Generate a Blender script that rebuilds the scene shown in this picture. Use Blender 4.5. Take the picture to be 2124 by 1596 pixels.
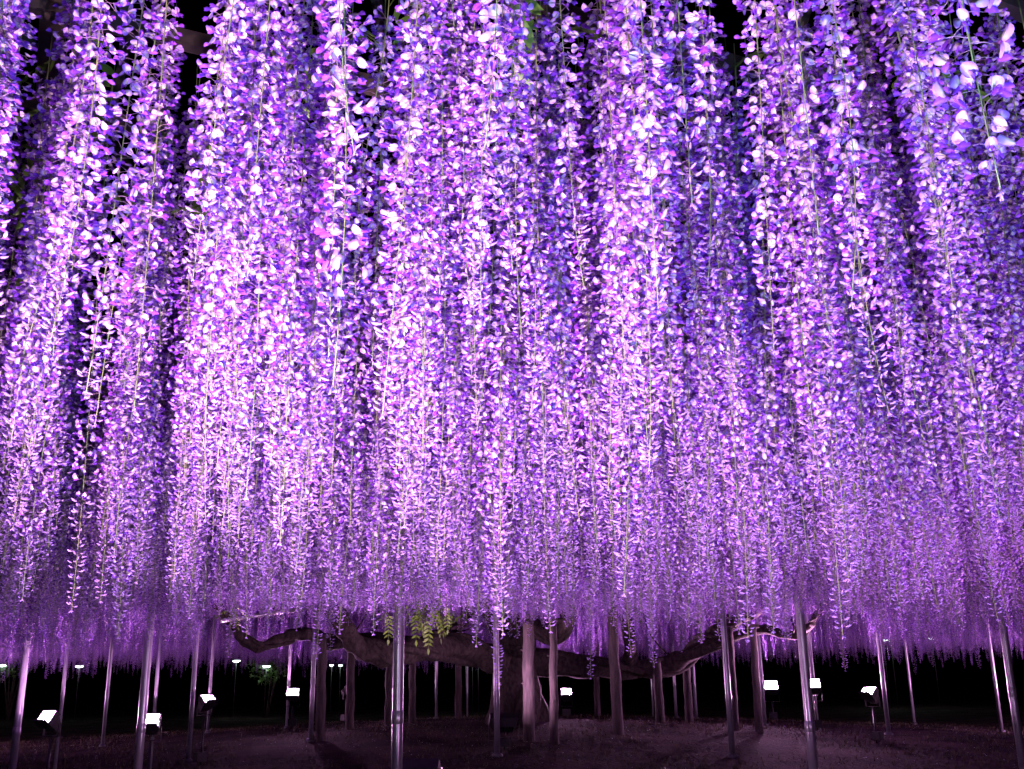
import bpy, math, random
import numpy as np
from mathutils import Matrix, Vector

# ------------------------------------------------------------------ camera, world, light
for o in list(bpy.data.objects): bpy.data.objects.remove(o, do_unlink=True)
scene = bpy.context.scene
COL = scene.collection
R = math.radians

cam_d = bpy.data.cameras.new("camera"); cam = bpy.data.objects.new("camera", cam_d); COL.objects.link(cam)
PITCH, ROLL = R(16.0), R(0.8)
_r = Vector((1, 0, 0)); _u = Vector((0, -math.sin(PITCH), math.cos(PITCH))); _f = Vector((0, math.cos(PITCH), math.sin(PITCH)))
_r2 = _r*math.cos(ROLL) - _u*math.sin(ROLL); _u2 = _u*math.cos(ROLL) + _r*math.sin(ROLL)
M = Matrix.Identity(4)
for i in range(3):
    M[i][0] = _r2[i]; M[i][1] = _u2[i]; M[i][2] = -_f[i]
M.translation = (0, 0, 1.5)
cam.matrix_world = M
cam_d.sensor_width = 36.0; cam_d.lens = 2100/2124*36.0
cam_d.clip_start = 0.05; cam_d.clip_end = 500
scene.camera = cam

world = bpy.data.worlds.new("World"); scene.world = world; world.use_nodes = True
wn = world.node_tree; wn.nodes.clear()
sky = wn.nodes.new("ShaderNodeTexSky"); sky.sky_type = 'NISHITA'; sky.sun_disc = False
sky.sun_elevation = R(-6); sky.sun_rotation = R(200)
bg = wn.nodes.new("ShaderNodeBackground"); bg.inputs[1].default_value = 0.003
wo = wn.nodes.new("ShaderNodeOutputWorld")
wn.links.new(sky.outputs[0], bg.inputs[0]); wn.links.new(bg.outputs[0], wo.inputs[0])

vs = scene.view_settings
vs.view_transform = 'Standard'; vs.look = 'None'; vs.gamma = 1.0; vs.exposure = 1.5; vs.use_curve_mapping = False
cy = scene.cycles
cy.use_denoising = True
try:
    cy.denoiser = 'OPENIMAGEDENOISE'; cy.denoising_input_passes = 'RGB_ALBEDO_NORMAL'; cy.denoising_prefilter = 'NONE'
except Exception: pass
cy.max_bounces = 4; cy.diffuse_bounces = 3; cy.glossy_bounces = 2; cy.transmission_bounces = 3
cy.use_adaptive_sampling = True; cy.adaptive_threshold = 0.03
cy.sample_clamp_indirect = 6.0; cy.caustics_reflective = False; cy.caustics_refractive = False
cy.use_light_tree = True

EYE = Vector((0, 0, 1.5))
rng = np.random.default_rng(7)
random.seed(7)

# ------------------------------------------------------------------ helpers
def tag(o, label=None, cat=None, group=None, kind=None):
    if label: o["label"] = label
    if cat: o["category"] = cat
    if group: o["group"] = group
    if kind: o["kind"] = kind
    return o

def mesh_data(name, V, F, mats=(), smooth=True, col=None, midx=None):
    me = bpy.data.meshes.new(name)
    me.from_pydata([tuple(v) for v in np.asarray(V, float)], [], [tuple(int(i) for i in f) for f in F])
    for m in mats: me.materials.append(m)
    if midx is not None: me.polygons.foreach_set("material_index", np.asarray(midx, np.int32))
    if smooth: me.polygons.foreach_set("use_smooth", np.ones(len(me.polygons), bool))
    if col is not None:
        a = me.attributes.new("tint", 'FLOAT_COLOR', 'POINT')
        c = np.ones((len(V), 4), np.float32); c[:, :3] = col
        a.data.foreach_set("color", c.ravel())
    me.update()
    return me

def link(name, data, parent=None, loc=None, mat4=None):
    o = bpy.data.objects.new(name, data); COL.objects.link(o)
    if parent is not None: o.parent = parent
    if mat4 is not None: o.matrix_local = mat4
    elif loc is not None: o.location = loc
    return o

def empty(name, loc=(0, 0, 0), rz=0.0):
    o = bpy.data.objects.new(name, None); COL.objects.link(o)
    o.empty_display_size = 0.1; o.location = loc; o.rotation_euler = (0, 0, rz)
    return o

class MB:
    """collects boxes, tubes and loose faces for one mesh"""
    def __init__(self): self.V = []; self.F = []
    def add(self, V, F):
        b = len(self.V); self.V += [tuple(v) for v in V]; self.F += [tuple(i+b for i in f) for f in F]
    def box(self, c, s, rot=None, taper=1.0):
        x, y, z = [k/2 for k in s]
        P = [(-x*taper, -y, -z*taper), (x*taper, -y, -z*taper), (x, y, -z), (-x, y, -z), (-x*taper, -y, z*taper), (x*taper, -y, z*taper), (x, y, z), (-x, y, z)]
        m = rot if rot is not None else Matrix.Identity(3)
        P = [m @ Vector(p) + Vector(c) for p in P]
        self.add(P, [(3, 2, 1, 0), (4, 5, 6, 7), (0, 1, 5, 4), (2, 3, 7, 6), (1, 2, 6, 5), (3, 0, 4, 7)])
    def tube(self, pts, rad, n=8, cap=True, noise=0.0, rs=None, lump=0.0):
        pts = [Vector(p) for p in pts]; k = len(pts)
        if not hasattr(rad, "__len__"): rad = [rad]*k
        V = []; F = []; ref = None
        for i, p in enumerate(pts):
            t = (pts[min(i+1, k-1)] - pts[max(i-1, 0)]).normalized()
            if ref is None: ref = Vector((1, 0, 0)) if abs(t.x) < .8 else Vector((0, 1, 0))
            a = (ref - t*ref.dot(t)).normalized(); b = t.cross(a); ref = a
            for j in range(n):
                w = 2*math.pi*j/n
                rr = rad[i]*(1 + (rs.uniform(-noise, noise) if noise else 0) + (lump*math.sin(3*w + i*0.5) + lump*.6*math.sin(5*w - i*.8) if lump else 0))
                V.append(p + a*(math.cos(w)*rr) + b*(math.sin(w)*rr))
        for i in range(k-1):
            for j in range(n):
                F.append((i*n+j, i*n+(j+1) % n, (i+1)*n+(j+1) % n, (i+1)*n+j))
        if cap:
            F.append(tuple(range(n-1, -1, -1))); F.append(tuple((k-1)*n+j for j in range(n)))
        self.add(V, F)
    def data(self, name, mat, smooth=True):
        return mesh_data(name, self.V, self.F, [mat], smooth)
    def build(self, name, mat, parent=None, loc=None, mat4=None, smooth=True):
        return link(name, self.data(name, mat, smooth), parent, loc, mat4)

def spline(pts, n=6):
    """Catmull-Rom through pts"""
    P = [Vector(p) for p in pts]; P = [P[0]*2-P[1]] + P + [P[-1]*2-P[-2]]; out = []
    for i in range(1, len(P)-2):
        for k in range(n):
            t = k/n; a, b, c, d = P[i-1], P[i], P[i+1], P[i+2]
            out.append(.5*((2*b) + (c-a)*t + (2*a-5*b+4*c-d)*t*t + (3*b-a-3*c+d)*t**3))
    out.append(P[-2]); return out

# ------------------------------------------------------------------ materials
def newmat(name):
    m = bpy.data.materials.new(name); m.use_nodes = True; m.node_tree.nodes.clear()
    out = m.node_tree.nodes.new("ShaderNodeOutputMaterial")
    return m, m.node_tree.nodes, m.node_tree.links, out

def mat_petal():
    m, N, L, out = newmat("petal")
    at = N.new("ShaderNodeAttribute"); at.attribute_name = "tint"
    oi = N.new("ShaderNodeObjectInfo")
    hs = N.new("ShaderNodeHueSaturation")
    mr = N.new("ShaderNodeMapRange"); mr.inputs[3].default_value = 0.485; mr.inputs[4].default_value = 0.505
    L.new(oi.outputs["Random"], mr.inputs[0]); L.new(mr.outputs[0], hs.inputs["Hue"])
    mv = N.new("ShaderNodeMath"); mv.operation = 'MULTIPLY'; mv.inputs[1].default_value = 7.31
    fr = N.new("ShaderNodeMath"); fr.operation = 'FRACT'
    L.new(oi.outputs["Random"], mv.inputs[0]); L.new(mv.outputs[0], fr.inputs[0])
    mr2 = N.new("ShaderNodeMapRange"); mr2.inputs[3].default_value = 0.85; mr2.inputs[4].default_value = 1.1
    L.new(fr.outputs[0], mr2.inputs[0]); L.new(mr2.outputs[0], hs.inputs["Value"])
    L.new(at.outputs["Color"], hs.inputs["Color"])
    # fine veins
    p = N.new("ShaderNodeBsdfPrincipled"); p.inputs["Roughness"].default_value = 0.55
    p.inputs["Specular IOR Level"].default_value = 0.25
    tr = N.new("ShaderNodeBsdfTranslucent")
    mix = N.new("ShaderNodeMixShader"); mix.inputs[0].default_value = 0.30
    L.new(hs.outputs[0], p.inputs["Base Color"]); L.new(hs.outputs[0], tr.inputs["Color"])
    L.new(p.outputs[0], mix.inputs[1]); L.new(tr.outputs[0], mix.inputs[2]); L.new(mix.outputs[0], out.inputs[0])
    return m

def mat_simple(name, color, rough=0.6, metal=0.0, c2=None, scale=8.0, stretch=(1, 1, 1), bump=0.0, spec=0.4, detail=4.0):
    m, N, L, out = newmat(name)
    p = N.new("ShaderNodeBsdfPrincipled"); p.inputs["Roughness"].default_value = rough; p.inputs["Metallic"].default_value = metal
    p.inputs["Specular IOR Level"].default_value = spec
    if c2 is not None:
        tc = N.new("ShaderNodeTexCoord"); mp = N.new("ShaderNodeMapping"); mp.inputs["Scale"].default_value = stretch
        nz = N.new("ShaderNodeTexNoise"); nz.inputs["Scale"].default_value = scale; nz.inputs["Detail"].default_value = detail
        L.new(tc.outputs["Object"], mp.inputs[0]); L.new(mp.outputs[0], nz.inputs["Vector"])
        cr = N.new("ShaderNodeValToRGB"); cr.color_ramp.elements[0].position = .35; cr.color_ramp.elements[1].position = .68
        cr.color_ramp.elements[0].color = (*color, 1); cr.color_ramp.elements[1].color = (*c2, 1)
        L.new(nz.outputs[0], cr.inputs[0]); L.new(cr.outputs[0], p.inputs["Base Color"])
        if bump:
            b = N.new("ShaderNodeBump"); b.inputs["Strength"].default_value = bump; b.inputs["Distance"].default_value = .02
            L.new(nz.outputs[0], b.inputs["Height"]); L.new(b.outputs[0], p.inputs["Normal"])
    else: p.inputs["Base Color"].default_value = (*color, 1)
    L.new(p.outputs[0], out.inputs[0]); return m

def mat_leafy(name, color, c2):
    m, N, L, out = newmat(name)
    p = N.new("ShaderNodeBsdfPrincipled"); p.inputs["Roughness"].default_value = 0.5
    tr = N.new("ShaderNodeBsdfTranslucent"); mix = N.new("ShaderNodeMixShader"); mix.inputs[0].default_value = .35
    geo = N.new("ShaderNodeNewGeometry"); cr = N.new("ShaderNodeValToRGB")
    cr.color_ramp.elements[0].color = (*color, 1); cr.color_ramp.elements[1].color = (*c2, 1)
    L.new(geo.outputs["Random Per Island"], cr.inputs[0]); L.new(cr.outputs[0], p.inputs["Base Color"]); L.new(cr.outputs[0], tr.inputs[0])
    L.new(p.outputs[0], mix.inputs[1]); L.new(tr.outputs[0], mix.inputs[2]); L.new(mix.outputs[0], out.inputs[0]); return m

def mat_emit(name, color, strength):
    m, N, L, out = newmat(name)
    e = N.new("ShaderNodeEmission"); e.inputs[0].default_value = (*color, 1); e.inputs[1].default_value = strength
    L.new(e.outputs[0], out.inputs[0]); return m

PETAL = mat_petal()
STEM = mat_simple("raceme_stem", (0.10, 0.165, 0.06), .6, c2=(0.17, 0.16, 0.06), scale=14)
STEEL = mat_simple("galvanised_steel", (0.44, 0.44, 0.48), .30, .6, c2=(0.30, 0.29, 0.33), scale=10, stretch=(1, 1, .25), bump=.05)
PAINT = mat_simple("brown_paint", (0.05, 0.032, 0.032), .55, c2=(0.03, 0.02, 0.02), scale=20, bump=.1)
BARKLOG = mat_simple("log_bark", (0.04, 0.034, 0.034), .85, c2=(0.09, 0.066, 0.066), scale=22, stretch=(1, 1, .16), bump=1.0, detail=8)
BARK = mat_simple("vine_bark", (0.06, 0.045, 0.038), .9, c2=(0.016, 0.012, 0.011), scale=16, stretch=(1, 1, .6), bump=1.0, detail=8)
BLACK = mat_simple("black_metal", (0.014, 0.014, 0.016), .45, .3, c2=(0.025, 0.024, 0.026), scale=20)
GREYM = mat_simple("grey_housing", (0.16, 0.16, 0.17), .5, .4, c2=(0.11, 0.11, 0.12), scale=20)
LEAF = mat_leafy("leaf_green", (0.05, 0.11, 0.012), (0.11, 0.19, 0.02))
SHRUBM = mat_leafy("shrub_green", (0.03, 0.07, 0.015), (0.06, 0.11, 0.02))
GRASSM = mat_leafy("grass_green", (0.05, 0.055, 0.02), (0.12, 0.09, 0.045))
CORK = mat_simple("cable_rubber", (0.02, 0.02, 0.02), .7)

# ------------------------------------------------------------------ ground
def gz(x, y):
    """height of the low mound the old vine stands on"""
    r = math.hypot(x*0.85, y-23.0)
    t = min(max(1 - r/12.5, 0), 1)
    h = 0.58*(t*t*(3-2*t))**0.75 if t > 0 else 0
    return h + 0.025*math.sin(x*1.3+y*.7)*math.sin(y*1.1-x*.4)

def build_ground():
    xs = np.concatenate([[-160, -90, -50], np.linspace(-30, 30, 121), [50, 90, 160]])
    ys = np.concatenate([[-40, -15], np.linspace(-4, 50, 109), [65, 95, 160]])
    V = [(x, y, gz(x, y)) for y in ys for x in xs]; nx = len(xs)
    F = [(j*nx+i, j*nx+i+1, (j+1)*nx+i+1, (j+1)*nx+i) for j in range(len(ys)-1) for i in range(nx-1)]
    m, N, L, out = newmat("ground_soil")
    p = N.new("ShaderNodeBsdfPrincipled"); p.inputs["Roughness"].default_value = .95; p.inputs["Specular IOR Level"].default_value = .15
    tc = N.new("ShaderNodeTexCoord")
    n1 = N.new("ShaderNodeTexNoise"); n1.inputs["Scale"].default_value = 1.1; n1.inputs["Detail"].default_value = 6
    n2 = N.new("ShaderNodeTexNoise"); n2.inputs["Scale"].default_value = 14; n2.inputs["Detail"].default_value = 6
    L.new(tc.outputs["Object"], n1.inputs["Vector"]); L.new(tc.outputs["Object"], n2.inputs["Vector"])
    c1 = N.new("ShaderNodeValToRGB"); c1.color_ramp.elements[0].color = (0.012, 0.008, 0.008, 1); c1.color_ramp.elements[1].color = (0.075, 0.042, 0.047, 1)
    c1.color_ramp.elements[0].position = .38; c1.color_ramp.elements[1].position = .66
    c2 = N.new("ShaderNodeValToRGB"); c2.color_ramp.elements[0].color = (.45, .45, .45, 1); c2.color_ramp.elements[1].color = (1.25, 1.2, 1.15, 1)
    mx = N.new("ShaderNodeMix"); mx.data_type = 'RGBA'; mx.blend_type = 'MULTIPLY'; mx.inputs[0].default_value = 1
    L.new(n1.outputs[0], c1.inputs[0]); L.new(n2.outputs[0], c2.inputs[0]); L.new(c1.outputs[0], mx.inputs[6]); L.new(c2.outputs[0], mx.inputs[7])
    b = N.new("ShaderNodeBump"); b.inputs["Strength"].default_value = 1.0; b.inputs["Distance"].default_value = .12
    L.new(n2.outputs[0], b.inputs["Height"]); L.new(b.outputs[0], p.inputs["Normal"])
    L.new(mx.outputs[2], p.inputs["Base Color"]); L.new(p.outputs[0], out.inputs[0])
    o = link("ground", mesh_data("ground", V, F, [m]))
    tag(o, "dark bare soil and thin turf rising to a low mound", "ground", kind="structure")
build_ground()

def build_ground_cover():
    V = []; F = []
    for k in range(26000):
        y = 8 + 22*rng.random()**.8; x = rng.uniform(-.62, .62)*(y+1)
        if math.sin(x*.9+1.3)*math.sin(y*.8)+.25*rng.normal() < -.35: continue
        z = gz(x, y); a = rng.uniform(0, math.pi); h = rng.uniform(.02, .07); w = rng.uniform(.006, .012)
        dx, dy = math.cos(a)*w, math.sin(a)*w; lx, ly = rng.normal(0, .02, 2); b = len(V)
        V += [(x-dx, y-dy, z-.004), (x+dx, y+dy, z-.004), (x+lx, y+ly, z+h)]; F.append((b, b+1, b+2))
    tag(link("grass", mesh_data("grass", V, F, [GRASSM])), "thin short grass growing over the dark mound", "grass", kind="stuff")
    V = []; F = []; C = []
    for k in range(1500):
        y = 7.5 + 18*rng.random(); x = rng.uniform(-.6, .6)*(y+1); z = gz(x, y)+.012+.02*rng.random()
        a = rng.uniform(0, 6.28); s = rng.uniform(.006, .011); b = len(V)
        e1 = np.array([math.cos(a), math.sin(a), rng.uniform(-.3, .3)])*s*1.3; e2 = np.array([-math.sin(a), math.cos(a), rng.uniform(-.5, .5)])*s
        c = np.array([x, y, z]); up = np.array([0, 0, .004])
        V += [c-e1, c-e2*.9+up, c+e1, c+e2*.9+up]; F += [(b, b+1, b+2), (b, b+2, b+3)]
        cc = np.array([.72, .62, .82])*rng.uniform(.7, 1.05); C += [cc]*4
    tag(link("fallen_petals", mesh_data("fallen_petals", V, F, [PETAL], col=np.array(C))), "pale fallen petals scattered over the dark ground", "petals", kind="stuff")
build_ground_cover()

# ------------------------------------------------------------------ blossoms
C_PALE = np.array([0.54, 0.28, 0.80]); C_LAV = np.array([0.31, 0.085, 0.69]); C_VIO = np.array([0.19, 0.026, 0.49]); C_SPOT = np.array([0.62, 0.66, 0.10])
C_WHITE = np.array([0.74, 0.64, 0.84]); C_BLUE = np.array([0.27, 0.08, 0.58])

def grid_faces(nu, nv, b=0):
    return [(b+j*nu+i, b+j*nu+i+1, b+(j+1)*nu+i+1, b+(j+1)*nu+i) for j in range(nv-1) for i in range(nu-1)]

def rot(axis, a):
    c, s = math.cos(a), math.sin(a)
    return np.array({'x': [[1, 0, 0], [0, c, -s], [0, s, c]], 'y': [[c, 0, s], [0, 1, 0], [-s, 0, c]], 'z': [[c, -s, 0], [s, c, 0], [0, 0, 1]]}[axis])

def make_blossom(rs, opening):
    """a pea flower at the end of its stalk: +X points away from the raceme, +Z up; the stalk reaches back to the raceme stem"""
    V = []; F = []; C = []
    def add(v, f, c):
        b = len(V); V.extend(np.asarray(v)); F.extend([tuple(i+b for i in q) for q in f]); C.extend(np.asarray(c))
    # standard (the banner petal): round, folded along its midrib, bent back when open
    nu, nv = 5, 7
    fold = (0.25+.35*rs.random()) if opening > .6 else 0.9+.35*rs.random()
    lean = -R(18+28*rs.random()) if opening > .6 else R(15+40*(1-opening))
    curl = rs.uniform(.15, .5)
    Hh, Wh = .0190*rs.uniform(.92, 1.08), .0106*rs.uniform(.92, 1.08)
    v = []; c = []
    pale = rs.uniform(.25, 1.0)
    edge = C_LAV*(1-pale*.75)+C_PALE*pale*.75; inner = C_PALE*(1-pale*.6)+C_WHITE*pale*.6
    for j in range(nv):
        t = (0, .14, .34, .55, .75, .91, 1)[j]; w = Wh*(.22, .66, .92, 1, .90, .62, .22)[j]
        for i in range(nu):
            uu = -1+2*i/(nu-1); yy = uu*w*math.cos(fold*abs(uu)*.8)
            xx = (-1 if opening > .6 else 1)*abs(uu)**1.4*w*math.sin(fold)
            zz = t*Hh - (.0008 if (j == nv-1 and i == 2) else 0)
            xx -= curl*(t**2)*Hh*.45*(1 if opening > .6 else -.6)
            v.append((xx, yy, zz))
            k = min(1, (abs(uu)*.75+max(0, t-.45)*.9))
            cc = inner*(1-k)+edge*k
            if abs(uu) < .1 and .1 < t < .62: cc = cc*.25+C_SPOT*.75
            elif abs(uu) < .6 and t < .5: cc = cc*.55+C_WHITE*.45
            c.append(cc)
    add(np.array(v) @ rot('y', lean).T, grid_faces(nu, nv), c)
    # two wings and the keel between them, deep violet, pointing out and down
    wl = .0140*rs.uniform(.9, 1.1); dn = R(rs.uniform(20, 65)); spread = rs.uniform(.2, .7)*opening
    for sgn in (-1, 1):
        v = []; c = []
        for j, t in enumerate((0, .35, .72, 1)):
            hw = .0044*math.sin(math.pi*(.12+.8*t))
            for i, q in enumerate((-1, 0, 1)):
                v.append((t*wl, sgn*(.0018+spread*t*.007+(.0016 if i == 1 else 0)), q*hw+.002*math.sin(t*3)))
                cw = C_VIO*(1-.4*t)+C_BLUE*.4*t; c.append(cw*rs.uniform(.85, 1.2))
        add(np.array(v) @ rot('y', dn).T, grid_faces(3, 4), c)
    v = []; c = []
    for j, t in enumerate((0, .4, .8, 1)):
        hw = .004*math.sin(math.pi*(.15+.75*t))
        for q in (-1, 1):
            v.append((t*wl*1.02, q*.0012, hw*q*0+.003*t*t)); c.append(C_VIO*.9+C_LAV*.25*t)
    add(np.array(v) @ rot('y', dn-.15).T, grid_faces(2, 4), c)
    # calyx
    v = [(-.005, 0, -.0005)]; c = [np.array([.20, .10, .20])]
    for k in range(5):
        a = 2*math.pi*k/5; v.append((.0015, .0036*math.cos(a), .0036*math.sin(a))); c.append(np.array([.24, .08, .36]))
    add(v, [(0, k+1, (k+1) % 5+1) for k in range(5)], c)
    return np.array(V), F, np.array(C)

def make_bud(rs, size):
    """closed bud: a small upturned crescent"""
    V = []; F = []; C = []
    segs = [(-.004, .0012), (.0, .0032), (.006, .0040), (.0115, .0030), (.0155, .0006)]
    for j, (x, r) in enumerate(segs):
        bend = .0045*((x/.0155)**2 if x > 0 else 0)
        for k in range(5):
            a = 2*math.pi*k/5
            V.append((x, r*.75*math.cos(a), r*math.sin(a)+bend))
            t = j/4; C.append(np.array([.28, .17, .28])*(1-min(1, t*2)) + (C_LAV*.6+C_PALE*.4*t+C_WHITE*.15)*min(1, t*2))
    for j in range(4):
        for k in range(5): F.append((j*5+k, j*5+(k+1) % 5, (j+1)*5+(k+1) % 5, (j+1)*5+k))
    return np.array(V)*size*1.15, F, np.array(C)

_rs = np.random.default_rng(11)
PROTO = [make_blossom(_rs, 1.0) for _ in range(7)] + [make_blossom(_rs, .45) for _ in range(4)] + [make_bud(_rs, 1.0) for _ in range(2)]
N_OPEN, N_HALF, N_BUD = 7, 4, 2

def with_stalk(proto, ped, rs):
    """blossom plus its stalk running back to (-ped, 0, dz)"""
    V, F, C = proto; V = V.copy(); b = len(V); r = .00065
    dz = ped*rs.uniform(-.1, .55)
    mid = np.array([-ped*.5, 0, dz*.35+ped*.10]); a0 = np.array([-ped, 0, dz]); a1 = np.array([-.0035, 0, -.0005])
    ring = [np.array([0, r, 0]), np.array([0, -r*.5, r*.87]), np.array([0, -r*.5, -r*.87])]
    v = [p+q for p in (a0, mid, a1) for q in ring]
    f = [(b+j*3+k, b+j*3+(k+1) % 3, b+(j+1)*3+(k+1) % 3, b+(j+1)*3+k) for j in range(2) for k in range(3)]
    return np.vstack([V, np.array(v)]), list(F)+f, np.vstack([C, np.tile(np.array([.25, .14, .24]), (9, 1))]), np.array([-ped, 0, dz])

def raceme_layout(L, seed, tipfrac=.28, spacing=.0058, ped0=.030, half=False):
    """stem points and blossom placements of one hanging raceme, top at the origin"""
    rs = np.random.default_rng(seed)
    sway = rs.normal(0, .014, 2); ph = rs.uniform(0, 6.28, 2); hook = rs.normal(0, .018, 2)
    def pos(t):
        return np.array([sway[0]*math.sin(t*3+ph[0])+hook[0]*t**5, sway[1]*math.sin(t*3+ph[1])+hook[1]*t**5, -t*L])
    o = pos(0)
    stem = [pos(t)-o for t in np.linspace(0, 1, 16)]
    items = []; s = 0.03; az = rs.uniform(0, 6.28)
    while s < L-.004:
        t = s/L; tip = max(0, (t-(1-tipfrac))/tipfrac)
        az += 2.3999+rs.normal(0, .35)
        ped = ped0*rs.uniform(.75, 1.2)*(1-.72*tip)*(.85+.15*min(1, t*6))
        if tip < .28: kind = rs.integers(0, N_OPEN) if rs.random() < .78 else N_OPEN+rs.integers(0, N_HALF)
        elif tip < .55: kind = N_OPEN+rs.integers(0, N_HALF) if rs.random() < .75 else N_OPEN+N_HALF+rs.integers(0, N_BUD)
        else: kind = N_OPEN+N_HALF+rs.integers(0, N_BUD)
        if half and tip < .8: kind = N_OPEN+rs.integers(0, N_HALF) if rs.random() < .85 else rs.integers(0, N_OPEN)
        size = rs.uniform(.80, 1.0)*(1 if tip < .3 else 1-.42*(tip-.3)/.7)
        Rm = rot('z', az) @ rot('y', R(rs.uniform(-38, 12))*(1-.4*tip)) @ rot('z', rs.normal(0, .5)) @ rot('x', rs.normal(0, .4))
        if rs.random() > .07: items.append((int(kind), pos(t)-o, Rm, size, ped, rs.uniform(.82, 1.12), int(rs.integers(1 << 30))))
        s += spacing*rs.uniform(.6, 1.4)*(1-.3*tip)
    e = pos(1)-o; e[2] -= .002          # the tuft of closed buds that ends the stem
    for k in range(4):
        Rm = rot('z', k*1.57+rs.normal(0, .3)) @ rot('y', R(rs.uniform(58, 85)))
        items.append((N_OPEN+N_HALF+k % N_BUD, e+np.array([0, 0, .004]), Rm, rs.uniform(.3, .45), .003, 1.0, int(rs.integers(1 << 30))))
    return stem, items

def raceme_arrays(L, seed, **kw):
    stem, items = raceme_layout(L, seed, **kw)
    parts = {"blossom": ([], [], []), "bud": ([], [], [])}
    for kind, p, Rm, size, ped, val, sd in items:
        V, F, C, base = with_stalk(PROTO[kind], ped/size, np.random.default_rng(sd))
        W = ((V-base)*size) @ Rm.T + p
        A = parts["bud" if kind >= N_OPEN+N_HALF else "blossom"]
        b = sum(len(x) for x in A[0]); A[0].append(W); A[1].extend([tuple(i+b for i in f) for f in F]); A[2].append(np.clip(C*val, 0, .92))
    return stem, {k: (np.vstack(a[0]), a[1], np.vstack(a[2])) for k, a in parts.items()}

def stem_mesh(stem, L, up=.12):
    mb = MB(); pts = [np.array([0, 0, up])]+list(stem)
    rad = [.0018]+[.0016*(1-.55*i/(len(stem)-1)) for i in range(len(stem))]
    mb.tube(pts, rad, 5); return mb

LENS = [.36, .58, .82, .9, .98, 1.06, 1.15, 1.25, 1.36, 1.5]
VAR = []
for i, Lr in enumerate(LENS):
    stem, parts = raceme_arrays(Lr, 100+i, tipfrac=[.2, .3, .24, .34, .22, .3, .26, .4, .3, .42][i])
    sm = stem_mesh(stem, Lr)
    d = {"L": Lr, "stem": sm.data("raceme_stem", STEM)}
    for k in parts: d[k] = mesh_data("raceme_"+k, *parts[k][:2], [PETAL], col=parts[k][2])
    # one joined mesh for the distant mass
    Vs = [np.array([tuple(v) for v in sm.V])]+[parts[k][0] for k in parts]; Cs = [np.tile([.26, .25, .08], (len(sm.V), 1))]+[parts[k][2] for k in parts]
    Fs = list(sm.F); mi = [0]*len(sm.F); b = len(sm.V)
    for k in parts: Fs += [tuple(q+b for q in f) for f in parts[k][1]]; mi += [1]*len(parts[k][1]); b += len(parts[k][0])
    d["all"] = mesh_data("raceme_whole", np.vstack(Vs), Fs, [STEM, PETAL], col=np.vstack(Cs), midx=mi)
    VAR.append(d)

# ------------------------------------------------------------------ the wisteria
TREE0 = Vector((0.0, 22.0, gz(0, 22.0)))
tree = empty("wisteria_tree", TREE0)
tag(tree, "huge old purple wisteria, its flower clusters hanging as a curtain from the overhead trellis", "tree")

rs = random.Random(5)
def limb(name, pts, r0, r1, n=12, lump=.10, taper=1.0):
    P = [p - TREE0 for p in spline(pts, 6)]; k = len(P)
    mb = MB(); mb.tube(P, [(r0+(r1-r0)*(i/(k-1))**taper)*(1+.13*math.sin(i*1.7+r0*40)) for i in range(k)], n, noise=.06, rs=rs, lump=lump)
    return mb.build(name, BARK, tree)
# trunk: a few stems twisted together, flared at the foot
mb = MB()
for k in range(5):
    a = k*1.2566; P = []
    for i in range(15):
        t = i/14; rr = .16*(1-t)**3+.22-.05*t
        P.append((math.cos(a+t*1.6)*rr, math.sin(a+t*1.6)*rr, -.12+t*2.25))
    mb.tube(P, [.25+.14*(1-i/14)**4+.03*math.sin(i*.9+k) for i in range(15)], 12, noise=.06, rs=rs, lump=.08)
mb.build("trunk", BARK, tree)
LIMBS = [
 ([(-0.20,21.80,1.74), (-1.06,21.00,2.03), (-1.93,20.00,1.99), (-2.60,19.50,1.90), (-2.97,19.20,2.09), (-3.15,19.00,2.48), (-3.44,19.00,2.88), (-3.9,18.6,3.15)], .26, .11),
 ([(-1.6,20.4,2.02), (-2.93,20.50,2.22), (-3.51,20.00,2.12), (-3.88,19.50,2.29), (-4.13,19.00,2.23), (-4.52,18.50,2.04), (-4.79,18.20,2.17), (-4.88,18.00,2.41), (-5.2,17.5,2.9)], .15, .05),
 ([(0.06,21.60,2.05), (0.39,20.50,2.41), (0.73,19.50,2.20), (0.94,19.00,2.42), (1.08,19.00,2.85), (1.5,18.4,3.15)], .20, .09),
 ([(0.10,22.00,1.79), (1.31,22.00,1.63), (2.66,22.30,1.61), (3.48,22.30,1.75), (3.97,22.00,2.13), (4.29,21.50,2.40), (4.80,21.00,2.66), (5.6,20.4,3.1)], .24, .09),
 ([(2.45,22.30,1.62), (2.25,21.00,2.40), (1.95,20.50,2.95), (1.9,20.2,3.2)], .13, .07),
 ([(3.4,22.30,1.74), (4.77,21.00,2.28), (5.33,20.20,2.16), (5.60,19.80,2.31), (5.65,19.60,2.46), (5.9,19.2,3.0)], .10, .035),
 ([(-1.9,20.2,1.99), (-1.72,22.00,2.26), (-1.16,23.00,2.64), (-0.86,23.50,3.15)], .15, .09),
 ([(0,22.2,2.0), (.2,23.6,2.5), (.6,25,3.0), (1.2,26.5,3.2)], .2, .1),
 ([(-.1,21.8,2.0), (-.5,20.8,2.6), (-.6,19.2,3.0), (-.4,17,3.2)], .15, .08),
]
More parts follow.
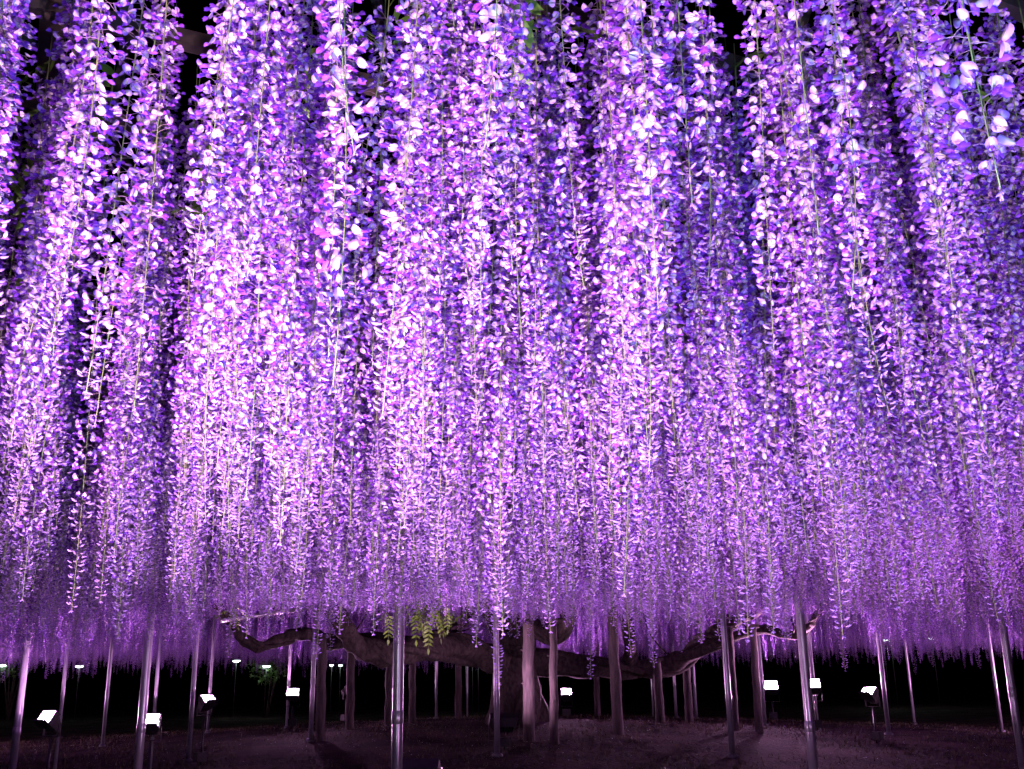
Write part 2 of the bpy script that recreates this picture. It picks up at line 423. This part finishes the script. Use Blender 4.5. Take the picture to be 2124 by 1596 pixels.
def twine(pts, r0, r1, rt, turns, ph):
    """a thinner stem winding round a limb"""
    P = spline(pts, 14); k = len(P); mb = MB(); Q = []
    for i, p in enumerate(P):
        t = (P[min(i+1, k-1)]-P[max(i-1, 0)]).normalized(); a = t.cross(Vector((0, 0, 1))); a = a.normalized() if a.length > .05 else Vector((1, 0, 0)); b = t.cross(a)
        w = ph+turns*6.283*i/(k-1); rr = (r0+(r1-r0)*i/(k-1))*.93+rt*.35
        Q.append(p+a*(math.cos(w)*rr)+b*(math.sin(w)*rr)-TREE0)
    mb.tube(Q, [rt*(1-.4*i/(k-1)) for i in range(k)], 8, noise=.12, rs=rs); mb.build("twining_stem", BARK, tree)
for q, (pts, a, b) in enumerate(LIMBS):
    limb("limb", pts, a, b, n=16, lump=.14)
    twine(pts, a, b, a*.34, 1.6+.5*(q % 3), q*1.3)
    if a > .18: twine(pts, a, b, a*.22, 2.7, q*2.1+2)
# thin whippy shoots springing from the limbs
for k in range(22):
    pts, a, b = LIMBS[k % len(LIMBS)]; p = Vector(pts[rs.randint(1, len(pts)-2)]); dx = rs.uniform(-.9, .9)
    limb("shoot", [p, p+Vector((dx*.4, rs.uniform(-.3, .3), .12)), p+Vector((dx, rs.uniform(-.5, .3), rs.uniform(.2, .6))), p+Vector((dx*1.3, -.3, 1.0))], .028, .008, n=6, lump=.05)

# canes: the vine's long shoots lying on the trellis
CENTRE = Vector((0.0, 20.0)); RAD = 20.5
for k in range(26):
    a = rs.uniform(0, 6.283); p0 = Vector((math.cos(a)*3, 21+math.sin(a)*3, 3.2))
    pts = [p0]; d = a
    for i in range(7):
        d += rs.uniform(-.3, .3); q = pts[-1]+Vector((math.cos(d)*2.4, math.sin(d)*2.4, rs.uniform(-.05, .05))); q.z = 3.24+rs.uniform(0, .1); pts.append(q)
    limb("cane", pts, .06, .018, n=6, lump=.05)
for k in range(16):
    x = -3.2+6.4*k/15+rs.uniform(-.2, .2); pts = [(x, 9.0, 3.3)]
    for i in range(1, 7): pts.append((x*(1-.05*i)+rs.uniform(-.3, .3), 9-1.35*i, 3.3+rs.uniform(-.03, .06)))
    limb("cane", pts, .035, .012, n=6, lump=.05)

# --- flower clusters -------------------------------------------------------
def place(item):
    """stem object with its blossoms and buds as sub-parts"""
    x, y, z, vi, rz, sc, tx, ty = item
    m = Matrix.Translation(Vector((x, y, z))-TREE0) @ Matrix.Rotation(rz, 4, 'Z') @ Matrix.Rotation(tx, 4, 'X') @ Matrix.Rotation(ty, 4, 'Y') @ Matrix.Scale(sc, 4)
    d = VAR[vi]
    o = link("flower_cluster", d["stem"], tree, mat4=m)
    b = link("blossom_mass", d["blossom"], o); b["kind"] = "stuff"
    c = link("bud_mass", d["bud"], o); c["kind"] = "stuff"
    return o

BL_MESH = {}
def place_hero(x, y, ztip, L, seed, tipfrac=.22, spacing=.0105, half=False):
    """a near cluster whose blossoms are picked out one by one"""
    stem, items = raceme_layout(L, seed, tipfrac=tipfrac, spacing=spacing, ped0=.034, half=half)
    off = stem[-1]
    m = Matrix.Translation(Vector((x-off[0], y-off[1], ztip+L))-TREE0)
    o = link("flower_cluster", stem_mesh(stem, L).data("raceme_stem", STEM), tree, mat4=m)
    low = []; 
    rest = ([], [], [])
    n = 0
    for kind, p, Rm, size, ped, val, sd in items:
        if True:
            key = (kind, sd % 2)
            if key not in BL_MESH:
                V, F, C, base = with_stalk(PROTO[kind], .026 if kind < N_OPEN+N_HALF else .016, np.random.default_rng(kind*2+sd % 2))
                BL_MESH[key] = mesh_data("blossom", V-base, F, [PETAL], col=np.clip(C, 0, .92))
        if -p[2] > L-(.46 if not half else .30):      # the lower part, the part in the picture
            q = Matrix([list(Rm[i]*size)+[p[i]] for i in range(3)]+[[0, 0, 0, 1]])
            link("blossom" if kind < N_OPEN+N_HALF else "bud", BL_MESH[key], o, mat4=q); n += 1
        else:
            V, F, C, base = with_stalk(PROTO[kind], ped/size, np.random.default_rng(sd))
            b = sum(len(a) for a in rest[0]); rest[0].append(((V-base)*size) @ Rm.T+p); rest[1].extend([tuple(i+b for i in f) for f in F]); rest[2].append(np.clip(C*val, 0, .92))
    if rest[0]:
        r = link("blossom_mass", mesh_data("blossom_mass", np.vstack(rest[0]), rest[1], [PETAL], col=np.vstack(rest[2])), o); r["kind"] = "stuff"
    return n

HERO = [  # x, y, height of the tip, length, seed
 (0.48, 0.90, 1.95, .9, 1, .07), (-0.03, 1.13, 2.13, .85, 4, .14), (0.42, 1.27, 2.07, .95, 7, .25),
 (-0.23, 1.25, 1.86, 1.2, 3, .2), (0.48, 1.34, 2.00, 1.1, 8, .25), (-0.20, 1.18, 2.15, .9, 2, .15)]
nb = sum(place_hero(x, y, z, L, s, tipfrac=tf, spacing=.0115 if s != 1 else .0062, half=(s == 1)) for x, y, z, L, s, tf in HERO)
print("hero blossoms", nb)

SPEC = [ # tip positions of racemes that stand out
 (0.21,1.40,2.01), (0.29,1.45,2.2), (0.69,1.50,2.08), (-0.16,1.50,1.88), (-0.46,1.70,2.19), (-0.17,2.40,1.76), (-0.20,2.50,1.88), (0.21,2.60,1.81),
 (-0.73,2.50,1.86), (-1.20,2.70,1.68), (0.39,2.50,1.86), (0.51,2.30,1.78), (0.44,2.60,1.75), (-0.12,4.50,1.45), (0.36,5.50,1.48), (1.84,6.00,1.50),
 (0.96,2.00,1.84), (-0.91,2.80,1.76), (-1.18,3.00,1.72), (-0.56,2.80,1.78), (-0.23,2.20,1.81)]
def from_tip(x, y, zt):
    want = min(max(3.2-zt, .8), 1.62)
    vi = int(np.argmin([abs(l-want) for l in LENS])); sc = min(1.1, max(.92, want/LENS[vi]))
    off = VAR[vi]["stem"].vertices
    return (x, y, zt+LENS[vi]*sc, vi, rs.uniform(0, 6.28), sc, 0, 0)
rs = random.Random(4)
items = [from_tip(*t) for t in SPEC]

# all the others grow in tufts along the shoots
def zone_density(y):
    return 84 if y < 6 else (42 if y < 14 else (18 if y < 26 else 11))
pts = []
cell = 0.46
yy = -0.6
GAPS = [(-1.02, 2.25, .06), (-.72, 1.95, .07), (-.78, 2.35, .08), (-.06, 1.75, .06)]
LANES = [(-.43, 1.9, 4.2, .07), (-.357, 1.5, 2.7, .05), (.268, 1.6, 2.4, .035), (-.05, 1.5, 1.9, .04)]   # bare lanes between the rows of shoots
while yy < 41:
    xw = .60*yy+1.7; xx = -xw
    while xx < xw:
        cx = xx+rs.uniform(0, cell); cyy = yy+rs.uniform(0, cell)
        inside = (Vector((cx, cyy))-CENTRE).length < RAD+1.5
        if inside:
            n = zone_density(cyy)*cell*cell; n = int(n)+(rs.random() < n-int(n))
            for k in range(n):
                x = cx+rs.gauss(0, .15); y = cyy+rs.gauss(0, .15)
                if k % 2 == 0: x = xx+rs.uniform(0, cell); y = yy+rs.uniform(0, cell)
                d = math.hypot(x, y)
                if d < 1.72+.28*rs.random() and y > -.3: continue
                if 0 < y < 2.0 and x/y > .37 and rs.random() < .8: continue
                if any(abs(x-g[0]*y) < g[3] and g[1] < y < g[2] for g in LANES): continue
                if any((x-g[0])**2+(y-g[1])**2 < g[2]**2 for g in GAPS): continue
                z = 3.17+rs.uniform(-.12, .10)
                far = min(1, max(0, (y-5)/12))
                want = min(1.5, max(.6, rs.gauss(1.03, .16)-.02*far+.13*(2.2 < y < 9)))
                if -4.6-.1*(y-17) < x < 6.2 and 9 < y < 22.5:      # short clusters round the old wood
                    k_ = min(1, (y-9)/4)*min(1, max(0, (x+5.2)/1.5)); want = want*(1-k_)+k_*min(1.0, max(.4, rs.gauss(.50 if x < 0 and y > 12 else (.68 if y < 15 else .58), .10)))
                if rs.random() < .05: want = rs.uniform(1.3, 1.5)
                if 6 < y < 22.5 and -.30 < x/y < .34: want = max(.36, min(want, 1.66-(.07 if x < 0 else .052)*y+rs.gauss(0, .06)))
                if y < 9: want = min(want, z-1.78+.12*rs.random())
                vi = int(np.argmin([abs(l-want)+rs.uniform(0, .08) for l in LENS]))
                pts.append((x, y, z, vi, rs.uniform(0, 6.283), rs.uniform(.93, 1.07), rs.gauss(0, .02), rs.gauss(0, .02)))
        xx += cell
    yy += cell
# the nearest ones in view become clusters of their own
def in_view(p):
    x, y = p[0], p[1]
    return y > .5 and abs(x) < .53*y+.12
near = sorted([p for p in pts if in_view(p)], key=lambda p: math.hypot(p[0], p[1]))[:300-len(items)-len(HERO)]
ns = set(id(p) for p in near)
for it in items+near: place(it)
rest = [p for p in pts if id(p) not in ns]
print("clusters", len(items)+len(near)+len(HERO), "rest", len(rest), "farthest single", near[-1][1])

def build_mass(rest):
    me = bpy.data.meshes.new("flower_curtain")
    me.from_pydata([tuple(Vector(p[:3])-TREE0) for p in rest], [], [])
    def att(n, t, vals, key):
        a = me.attributes.new(n, t, 'POINT'); a.data.foreach_set(key, np.asarray(vals).ravel())
    att("pick", 'INT', np.array([p[3] for p in rest], np.int32), "value")
    att("turn", 'FLOAT_VECTOR', np.array([(p[6], p[7], p[4]) for p in rest], np.float32), "vector")
    att("size", 'FLOAT', np.array([p[5] for p in rest], np.float32), "value")
    o = link("flower_curtain", me, tree); o["kind"] = "stuff"
    ng = bpy.data.node_groups.new("hang_clusters", 'GeometryNodeTree')
    ng.interface.new_socket("Geometry", in_out='INPUT', socket_type='NodeSocketGeometry')
    ng.interface.new_socket("Geometry", in_out='OUTPUT', socket_type='NodeSocketGeometry')
    N, L = ng.nodes, ng.links
    gi = N.new("NodeGroupInput"); go = N.new("NodeGroupOutput")
    g2i = N.new("GeometryNodeGeometryToInstance")
    for d in reversed(VAR):
        src = bpy.data.objects.new("cluster_source", d["all"])
        oi = N.new("GeometryNodeObjectInfo"); oi.inputs["Object"].default_value = src; oi.inputs["As Instance"].default_value = False
        L.new(oi.outputs["Geometry"], g2i.inputs[0])
    iop = N.new("GeometryNodeInstanceOnPoints"); iop.inputs["Pick Instance"].default_value = True
    def na(n, t):
        k = N.new("GeometryNodeInputNamedAttribute"); k.data_type = t; k.inputs[0].default_value = n; return k.outputs[0]
    m2p = N.new("GeometryNodeMeshToPoints")
    L.new(gi.outputs[0], m2p.inputs[0]); L.new(m2p.outputs[0], iop.inputs["Points"]); L.new(g2i.outputs[0], iop.inputs["Instance"])
    L.new(na("pick", 'INT'), iop.inputs["Instance Index"])
    e2r = N.new("FunctionNodeEulerToRotation"); L.new(na("turn", 'FLOAT_VECTOR'), e2r.inputs[0]); L.new(e2r.outputs[0], iop.inputs["Rotation"])
    L.new(na("size", 'FLOAT'), iop.inputs["Scale"])
    L.new(iop.outputs[0], go.inputs[0])
    md = o.modifiers.new("hang", 'NODES'); md.node_group = ng
build_mass(rest)

# --- leaves ------------------------------------------------------------------
def leaf_mesh(seed):
    """pinnate leaf: a drooping midrib with pairs of pointed leaflets"""
    r_ = random.Random(seed); V = []; F = []
    n = 7; Lm = .28
    def mid(t): return Vector((t*Lm, 0, -.10*t*t))
    for i in range(8):
        p = mid(i/7); V += [p+Vector((0, .0012, 0)), p+Vector((0, -.0012, 0))]
    F += [(2*i, 2*i+1, 2*i+3, 2*i+2) for i in range(7)]
    def leaflet(base, az, ln, droop):
        d = Vector((math.cos(az), math.sin(az), -droop)).normalized(); s = Vector((-math.sin(az), math.cos(az), r_.uniform(-.3, .3))); b = len(V)
        for t, w in ((0, .002), (.25, .012), (.55, .014), (.8, .007), (1, .0006)):
            c = base+d*(t*ln)+Vector((0, 0, -.012*t*t)); V.extend([c-s*w, c+Vector((0, 0, -.003*(w > .005))), c+s*w])
        for i in range(4):
            for q in range(2): F.append((b+i*3+q, b+i*3+q+1, b+i*3+q+4, b+i*3+q+3))
    for i in range(1, n):
        for sg in (-1, 1): leaflet(mid(i/n), sg*R(62+r_.uniform(-8, 8)), .062*r_.uniform(.85, 1.1)*(1-.35*abs(i/n-.5)), r_.uniform(.1, .5))
    leaflet(mid(1), 0, .06, .4)
    return mesh_data("leaf", V, F, [LEAF])
LEAFM = [leaf_mesh(s) for s in range(4)]
def leaf_at(c, spread, n, seed, sc=1.0):
    r_ = random.Random(seed)
    for k in range(n):
        p = Vector(c)+Vector([r_.gauss(0, s) for s in spread])-TREE0
        m = Matrix.Translation(p) @ Matrix.Rotation(r_.uniform(0, 6.28), 4, 'Z') @ Matrix.Rotation(R(r_.uniform(0, 60)), 4, 'Y') @ Matrix.Scale(sc*r_.uniform(.8, 1.2), 4)
        link("leaf", LEAFM[k % 4], tree, mat4=m)
leaf_at((-.97, 11.4, 2.26), (.17, .12, .10), 34, 1, .95)
leaf_at((-1.25, 2.5, 3.02), (.12, .10, .12), 16, 2, .8)
leaf_at((-.86, 2.65, 2.95), (.03, .03, .14), 7, 3, .6)
leaf_at((-3.29, 12.0, 2.38), (.06, .06, .08), 5, 4, .8)
leaf_at((1.58, 13.0, 2.36), (.08, .08, .08), 5, 5, .8)
leaf_at((0.1, 2.2, 3.12), (.9, .5, .06), 26, 6, .8)
leaf_at((0.2, 5.5, 3.15), (2.5, 1.5, .06), 50, 7, 1.0)

# ------------------------------------------------------------------ trellis
trellis = empty("trellis", (0, 20, 3.25))
tag(trellis, "overhead trellis of brown painted bars carrying the wisteria", "trellis")
dirv = Vector((.90, .436, 0)).normalized(); nrm = Vector((-dirv.y, dirv.x, 0))
def bars(direction, offset_dir, spacing, half, z, name, size):
    k = -half
    while k <= half:
        ln = math.sqrt(max(0, RAD**2-k*k))
        if ln > 1:
            mb = MB(); rot3 = Matrix.Rotation(math.atan2(direction.y, direction.x), 3, 'Z')
            mb.box(offset_dir*k+Vector((0, 0, z)), (2*ln, size, size), rot3); mb.build(name, PAINT, trellis, smooth=False)
        k += spacing
bars(dirv, nrm, .55, 20.3, 0.0, "bar", .045)
bars(nrm, dirv, 2.2, 19.8, .062, "joist", .07)

# ------------------------------------------------------------------ steel poles
POLES = [ # x, y, radius, top, label
 (-6.15,13.12,.050,3.2,"slim steel pole beside the floodlight on a thin mast, shadowed foot"),
 (-4.11,11.67,.052,3.2,"bright steel pole just in front of a starry floodlight"),
 (-8.05,20.8,.040,3.2,"thin steel pole with clamps low on its shaft"),
 (-5.20,17.0,.042,3.2,"steel pole carrying the side-on floodlight's bracket"),
 (-6.55,22.6,.035,3.2,"faint thin steel pole behind the side-on floodlight"),
 (-4.98,23.1,.040,3.2,"steel pole rising behind a square white floodlight face"),
 (-3.68,19.09,.048,2.72,"steel pole holding up the bright horizontal rail"),
 (-0.94,8.40,.050,3.2,"thick gleaming steel pole in front of the black floodlight box"),
 (-0.30,16.15,.050,3.2,"steel pole standing before the old vine's trunk"),
 (-1.85,24.50,.037,3.2,"short-looking bright steel pole under the long low limb"),
 (-1.62,35.0,.033,3.2,"hair-thin distant pole seen through the gap beside the trunk"),
 (4.55,35.5,.033,3.2,"hair-thin distant pole between two log posts"),
 (4.15,27.7,.046,3.2,"pale steel pole beside the log post under the upswept limb"),
 (4.38,26.0,.046,3.2,"pale steel pole standing against a log post"),
 (3.23,16.15,.050,3.2,"slim steel pole with a clean foot on open turf beside a log post"),
 (2.88,10.50,.052,3.2,"thick steel pole partly hiding a floodlight's glare"),
 (7.05,20.3,.048,3.2,"steel pole beside the slanted narrow floodlight"),
 (10.5,28.2,.044,3.2,"thin steel pole alone in the dark beyond the slanted floodlight"),
 (10.6,23.4,.047,3.2,"leaning-looking steel pole with a knob at its lower joint"),
 (5.78,12.35,.050,3.2,"tall steel pole past the knobbed one, its foot in shadow"),
 (5.93,21.1,.045,3.2,"steel pole with a round floodlight on it"),
 (5.02,21.6,.045,3.2,"steel pole touching the last log post"),
]
def pole(x, y, r, top, label):
    r *= .88; z = gz(x, y); t = empty("steel_pole", (x, y, z)); tag(t, label, "pole", "steel poles carrying the trellis")
    mb = MB(); h = top-z
    mb.tube([(0, 0, -.15), (0, 0, h*.33), (0, 0, h*.66), (0, 0, h)], r, 20); mb.build("shaft", STEEL, t)
    mb = MB(); zc = .95+rs.uniform(-.15, .25)
    mb.tube([(0, 0, zc-.05), (0, 0, zc-.045), (0, 0, zc+.045), (0, 0, zc+.05)], [r*1.02, r*1.09, r*1.09, r*1.02], 20); mb.build("joint_collar", STEEL, t)
    mb = MB(); mb.tube([(0, 0, -.02), (0, 0, .03), (0, 0, .05)], [r*1.9, r*1.8, r*1.1], 16); mb.build("foot_ring", GREYM, t)
    mb = MB(); mb.box((0, 0, h-.01), (r*3.4, r*3.4, .02)); mb.build("head_plate", STEEL, t, smooth=False)
    return t
for p in POLES: pole(*p)

# bright rail under the limbs
rail = empty("steel_rail", (-3.68, 19.09, 2.72)); tag(rail, "bright horizontal steel pipe rail under the wisteria limbs", "rail")
A = Vector((-4.85, 17.1, 2.42)); B = Vector((-3.68, 19.09, 2.76)); Cc = Vector((-1.67, 20.0, 3.12)); O = Vector(rail.location)
mb = MB(); mb.tube([A-O, B-O], .035, 12); mb.build("pipe", STEEL, rail)
mb = MB(); mb.tube([B-O+Vector((.03, .02, .005)), Cc-O], .035, 12); mb.build("pipe", STEEL, rail)
mb = MB(); mb.tube([Vector((0, 0, -.06)), Vector((0, 0, .09))], .058, 12); mb.build("clamp", GREYM, rail)

# ------------------------------------------------------------------ log posts
POSTS = [
 (0.20,18.00,.099,2.45,"stout pale log post propping a limb in front of the trunk"),
 (0.61,17.60,.070,2.35,"slimmer pale log post beside the stout one, under a knobbly limb"),
 (1.80,19.00,.095,2.75,"tall reddish log post on the mound between two gaps of darkness"),
 (2.97,22.00,.094,1.75,"log post under the thick low limb, capped by a shadowed fork"),
 (3.66,22.60,.085,1.8,"log post below the upswept limb beside a pale steel pole"),
 (-3.49,19.00,.083,2.2,"log post right behind the steel pole that holds the rail"),
 (-3.29,21.00,.085,2.25,"log post with a tiny lamp glowing at its edge"),
 (-2.59,21.50,.077,2.1,"dim log post half hidden by the thick gleaming steel pole"),
 (-2.21,22.50,.075,2.1,"slim log post beside the thick gleaming steel pole"),
 (-1.32,24.00,.074,2.4,"dark log post behind the leafy green sprays"),
 (1.98,26.00,.074,2.6,"dim log post far behind the tree, near the single glaring lamp"),
 (4.09,20.00,.071,2.3,"rough log post beside the slim pole with a clean foot"),
 (4.44,19.60,.072,2.3,"dark log post next to the glaring round floodlight"),
]
def log_post(x, y, r, top, label):
    z = gz(x, y); t = empty("log_post", (x, y, z)); tag(t, label, "post", "log posts propping the limbs")
    h = top-z; mb = MB(); k = 16; lean = rs.uniform(-.03, .03)
    P = [(lean*i/k+.006*math.sin(i*1.1), .006*math.cos(i*.9), -.2+(h+.2)*i/k) for i in range(k+1)]
    mb.tube(P, [r*(1.08-.16*i/k)*(1+rs.uniform(-.05, .05)) for i in range(k+1)], 14, noise=.035, rs=rs, lump=.03); mb.build("shaft", BARKLOG, t)
    mb = MB()
    for j in range(rs.randint(3, 6)):
        a = rs.uniform(0, 6.28); zz = rs.uniform(.3, h*.9); d = Vector((math.cos(a), math.sin(a), .3))
        mb.tube([Vector((0, 0, zz))+d*r*.7, Vector((0, 0, zz))+d*r*1.12], [r*.22, r*.14], 7)
    mb.build("knots", BARKLOG, t)
    mb = MB(); mb.box((lean, 0, h+.02), (r*3.2, r*1.6, .06), Matrix.Rotation(rs.uniform(0, 3), 3, 'Z')); mb.build("cap_board", BARKLOG, t, smooth=False)
for p in POSTS: log_post(*p)

PI = math.pi
# ------------------------------------------------------------------ floodlights
def floodlight(pos, yaw, tilt, label, color, strength, w=.30, h=.22, body=BLACK, mount="post", name="floodlight", mast_top=None, hood=.085, group="floodlights lighting the flowers"):
    """pos: centre of the lamp head; yaw 0 faces +Y; tilt lifts the face"""
    x, y, z = pos; g = gz(x, y)
    t = empty(name, (x, y, g), yaw); tag(t, label, "floodlight", group)
    H = Matrix.Translation((0, 0, z-g)) @ Matrix.Rotation(tilt, 4, 'X')
    mb = MB(); mb.box((0, 0, 0), (w, .13, h), taper=.62)
    hs = mb.build("housing", body, t, mat4=H, smooth=False)
    mb = MB()
    for sx in (-1, 1): mb.box((sx*(w/2+.006), .06+hood/2, 0), (.014, hood, h+.026))
    mb.box((0, .06+hood/2, h/2+.006), (w-.002, hood, .014)); mb.box((0, .06+(hood+.06)/2, -h/2-.006), (w-.002, hood+.06, .014))
    mb.build("bezel", body, hs, smooth=False)
    mb = MB(); n_ = 16        # a bulging rounded glass
    V = [(w*.46*q*(abs(math.cos(k*2*PI/n_))**.75)*math.copysign(1, math.cos(k*2*PI/n_)), .072+.085*(1-q*q), h*.46*q*(abs(math.sin(k*2*PI/n_))**.75)*math.copysign(1, math.sin(k*2*PI/n_))) for q in (1, .8, .45) for k in range(n_)]+[(0, .157, 0)]
    mb.add(V, [(j*n_+(k+1) % n_, j*n_+k, (j+1)*n_+k, (j+1)*n_+(k+1) % n_) for j in range(2) for k in range(n_)]+[(2*n_+(k+1) % n_, 2*n_+k, 3*n_) for k in range(n_)])
    mb.build("lens", mat_emit("lamp_glow", color, strength), hs)
    mb = MB()
    for k in range(5): mb.box((-w*.24+k*w*.12, -.085, 0), (.008, .05, h*.55))
    mb.build("cooling_fins", body, hs, smooth=False)
    mb = MB(); hz = z-g
    for sx in (-1, 1): mb.box((sx*(w/2+.024), 0, hz-h*.42), (.008, .035, h*.84+.02))
    mb.box((0, 0, hz-h*.85), (w+.056, .036, .010)); mb.build("bracket", body, t, smooth=False)
    mb = MB(); mb.tube([(0, 0, -.1), (0, 0, hz-h*.855)], .018, 10); mb.build("stand", BLACK, t)
    if mast_top:
        mb = MB(); mb.tube([(0, -.12, -.1), (0, -.12, mast_top-g)], .022, 10); mb.build("mast", STEEL, t)
        mb = MB(); mb.box((0, -.065, hz-h*.87), (.03, .13, .02)); mb.build("mast_arm", body, t, smooth=False)
    mb = MB(); mb.box((0, -.03, .12), (.18, .11, .14)); mb.build("ballast_box", BLACK, t, smooth=False)
    return t
WARM = (1.0, .44, .93); WHITE = (1.0, .52, .95); COOL = (.36, .54, 1.0)
floodlight((-5.67,13.0,1.0), PI-.35, R(38), "white floodlight on a thin mast beside the shadow-footed slim pole", WARM, 760, .19, .165, mast_top=3.2)
floodlight((-4.45,13.0,.94), PI+.2, R(40), "floodlight glaring right behind the bright steel pole", WARM, 760, .18, .175, mast_top=3.2)
floodlight((-4.85,16.5,1.1), PI+.95, R(48), "side-on floodlight on a bracket, its dark housing visible", WARM, 640, .22, .16)
floodlight((-4.85,23.0,1.1), PI+.1, R(40), "square white floodlight standing before a slim steel pole and a thinner one", WARM, 700, .25, .22)
floodlight((-4.18,26.0,1.16), PI+1.2, R(20), "tiny narrow floodlight peeking past a log post's edge", WARM, 90, .24, .2)
floodlight((1.13,24.0,1.0), PI, R(46), "glaring floodlight behind the pair of pale log posts", WARM, 760, .23, .24)
floodlight((5.54,23.0,1.1), PI-.15, R(42), "round-looking glaring floodlight next to the dark log post", WARM, 900, .27, .27)
floodlight((5.79,20.6,1.15), PI-.2, R(42), "glaring floodlight half hidden by the thick steel pole", WARM, 900, .24, .25)
floodlight((6.20,18.5,1.04), PI-1.0, R(50), "narrow slanted white floodlight alone on the dark turf", WARM, 760, .25, .18)
floodlight((-0.20,17.0,.72), .15, R(58), "black floodlight seen from behind, at the pole before the trunk", WHITE, 150, .44, .26, BLACK)
floodlight((-0.86,9.3,.62), -.1, R(58), "black floodlight box at the foot of the thick gleaming pole", WHITE, 520, .36, .26, BLACK)
floodlight((-14.0,20.0,.8), -.5, R(45), "added floodlight, out of view, brightening far flowers past the last thin pole", WARM, 2400, .34, .28)  # added beyond the frame to brighten the far canopy on the left
floodlight((14.0,21.0,.8), .5, R(45), "added floodlight, out of view, brightening far flowers past the shadow-footed pole", WARM, 2400, .34, .28)  # its counterpart, added for the far canopy on the right
# unseen floodlights below the picture's edge, lighting the near flowers
OFF = "floodlights standing in the aisle by the viewer"
floodlight((-1.3,-0.4,.45), -.30, R(31), "floodlight low in the aisle under the brightest blossoms", (1.0, .70, .86), 1950, .34, .26, BLACK, hood=.40, group=OFF)
floodlight((0.30,-.05,.95), -.08, R(43), "unseen cool lamp low in the aisle, standing in for a camera flash", COOL, 480, .24, .18, BLACK, group=OFF)  # cool light just below the camera, added in place of a flash
floodlight((2.9,3.0,.45), .15, R(45), "floodlight low under the blossoms off the aisle, pinkish lens", WARM, 260, .34, .26, BLACK, group=OFF)

# ------------------------------------------------------------------ lamps far off in the garden
FAR = [(-20.57,42,2.18), (-17.47,42,2.10), (-11.20,42,2.23), (-9.98,42,2.00), (-7.37,42,1.99), (-7.02,42,1.98), (-2.32,42,2.01), (-2.02,42.3,2.01), (-1.74,42,2.02), (-1.50,41.8,2.02), (14.78,42,2.68), (15.07,42,2.68), (16.74,42,2.73)]
FARL = ["garden lamp at the dark edge beside a pale shrub", "small oval garden lamp on a faint post in the dark", "tiny garden lamp hanging under the far flower tips",
        "long oval garden lamp under a lit leafy patch", "one of two tiny lamps between the rail pole and a log post", "one of two tiny lamps between the rail pole and a log post",
        "tiny garden lamp glimpsed beneath the long low limb", "tiny garden lamp glimpsed beneath the long low limb", "tiny garden lamp glimpsed beneath the long low limb", "tiny garden lamp glimpsed beneath the long low limb",
        "one of two touching lamps beyond the slanted floodlight", "one of two touching lamps beyond the slanted floodlight", "single tiny lamp beyond the lone thin steel pole"]
for (x, y, z), lb in zip(FAR, FARL):
    g = gz(x, y); t = empty("garden_lamp", (x, y, g)); tag(t, lb, "lamp", "garden lamps in the distance")
    small = 1.0 if abs(x) > 9 else .55
    mb = MB(); mb.tube([(0, 0, -.1), (0, 0, z-g-.06)], .015, 8); mb.build("stand", BLACK, t)
    mb = MB()
    ring = [(.02, .07), (.12, .05), (.19, .0), (.16, -.03)]
    V = [(r*small*math.cos(a*PI/6), r*small*math.sin(a*PI/6)*.7, zz*small+z-g) for r, zz in ring for a in range(12)]
    mb.add(V, [(j*12+k, j*12+(k+1) % 12, (j+1)*12+(k+1) % 12, (j+1)*12+k) for j in range(3) for k in range(12)]); mb.build("hood", BLACK, t)
    mb = MB()
    V = [(r*small*math.cos(a*PI/6), r*small*math.sin(a*PI/6)*.7, zz*small+z-g) for r, zz in [(.15, -.028), (.14, -.06), (.08, -.085), (.01, -.09)] for a in range(12)]
    mb.add(V, [(j*12+k, j*12+(k+1) % 12, (j+1)*12+(k+1) % 12, (j+1)*12+k) for j in range(3) for k in range(12)]); mb.build("bulb", mat_emit("bulb_glow", (.75, 1.0, .85), 12), t)
def shrub(c, s, n, label, seed):
    r_ = random.Random(seed); g = gz(c[0], c[1]); t = empty("shrub", (c[0], c[1], g)); tag(t, label, "shrub", "shrubs lit by the garden lamps")
    mb = MB()
    for k in range(5):
        a = r_.uniform(0, 6.28); mb.tube([(0, 0, -.1), (math.cos(a)*s*.3, math.sin(a)*s*.3, c[2]*.6-g), (math.cos(a)*s*.6, math.sin(a)*s*.6, c[2]-g+s*.4)], [.04, .025, .01], 6)
    mb.build("stem", BARK, t)
    V = []; F = []
    for k in range(n):
        d = Vector([r_.gauss(0, 1) for _ in range(3)]).normalized()*s*r_.random()**.4
        p = d+Vector((0, 0, c[2]-g)); a = Vector([r_.gauss(0, 1) for _ in range(3)]).normalized(); b = a.cross(Vector([r_.gauss(0, 1) for _ in range(3)])).normalized()
        i = len(V); V += [p-a*.09, p+b*.035, p+a*.09, p-b*.035]; F += [(i, i+1, i+2, i+3)]
    link("foliage", mesh_data("foliage", V, F, [SHRUBM]), t)
shrub((-20.4, 42.6, 2.5), .9, 700, "pale green shrub lit by the lamp at the dark edge", 1)
shrub((-10.0, 42.5, 2.1), .9, 700, "dim green shrub behind the long oval lamp", 2)
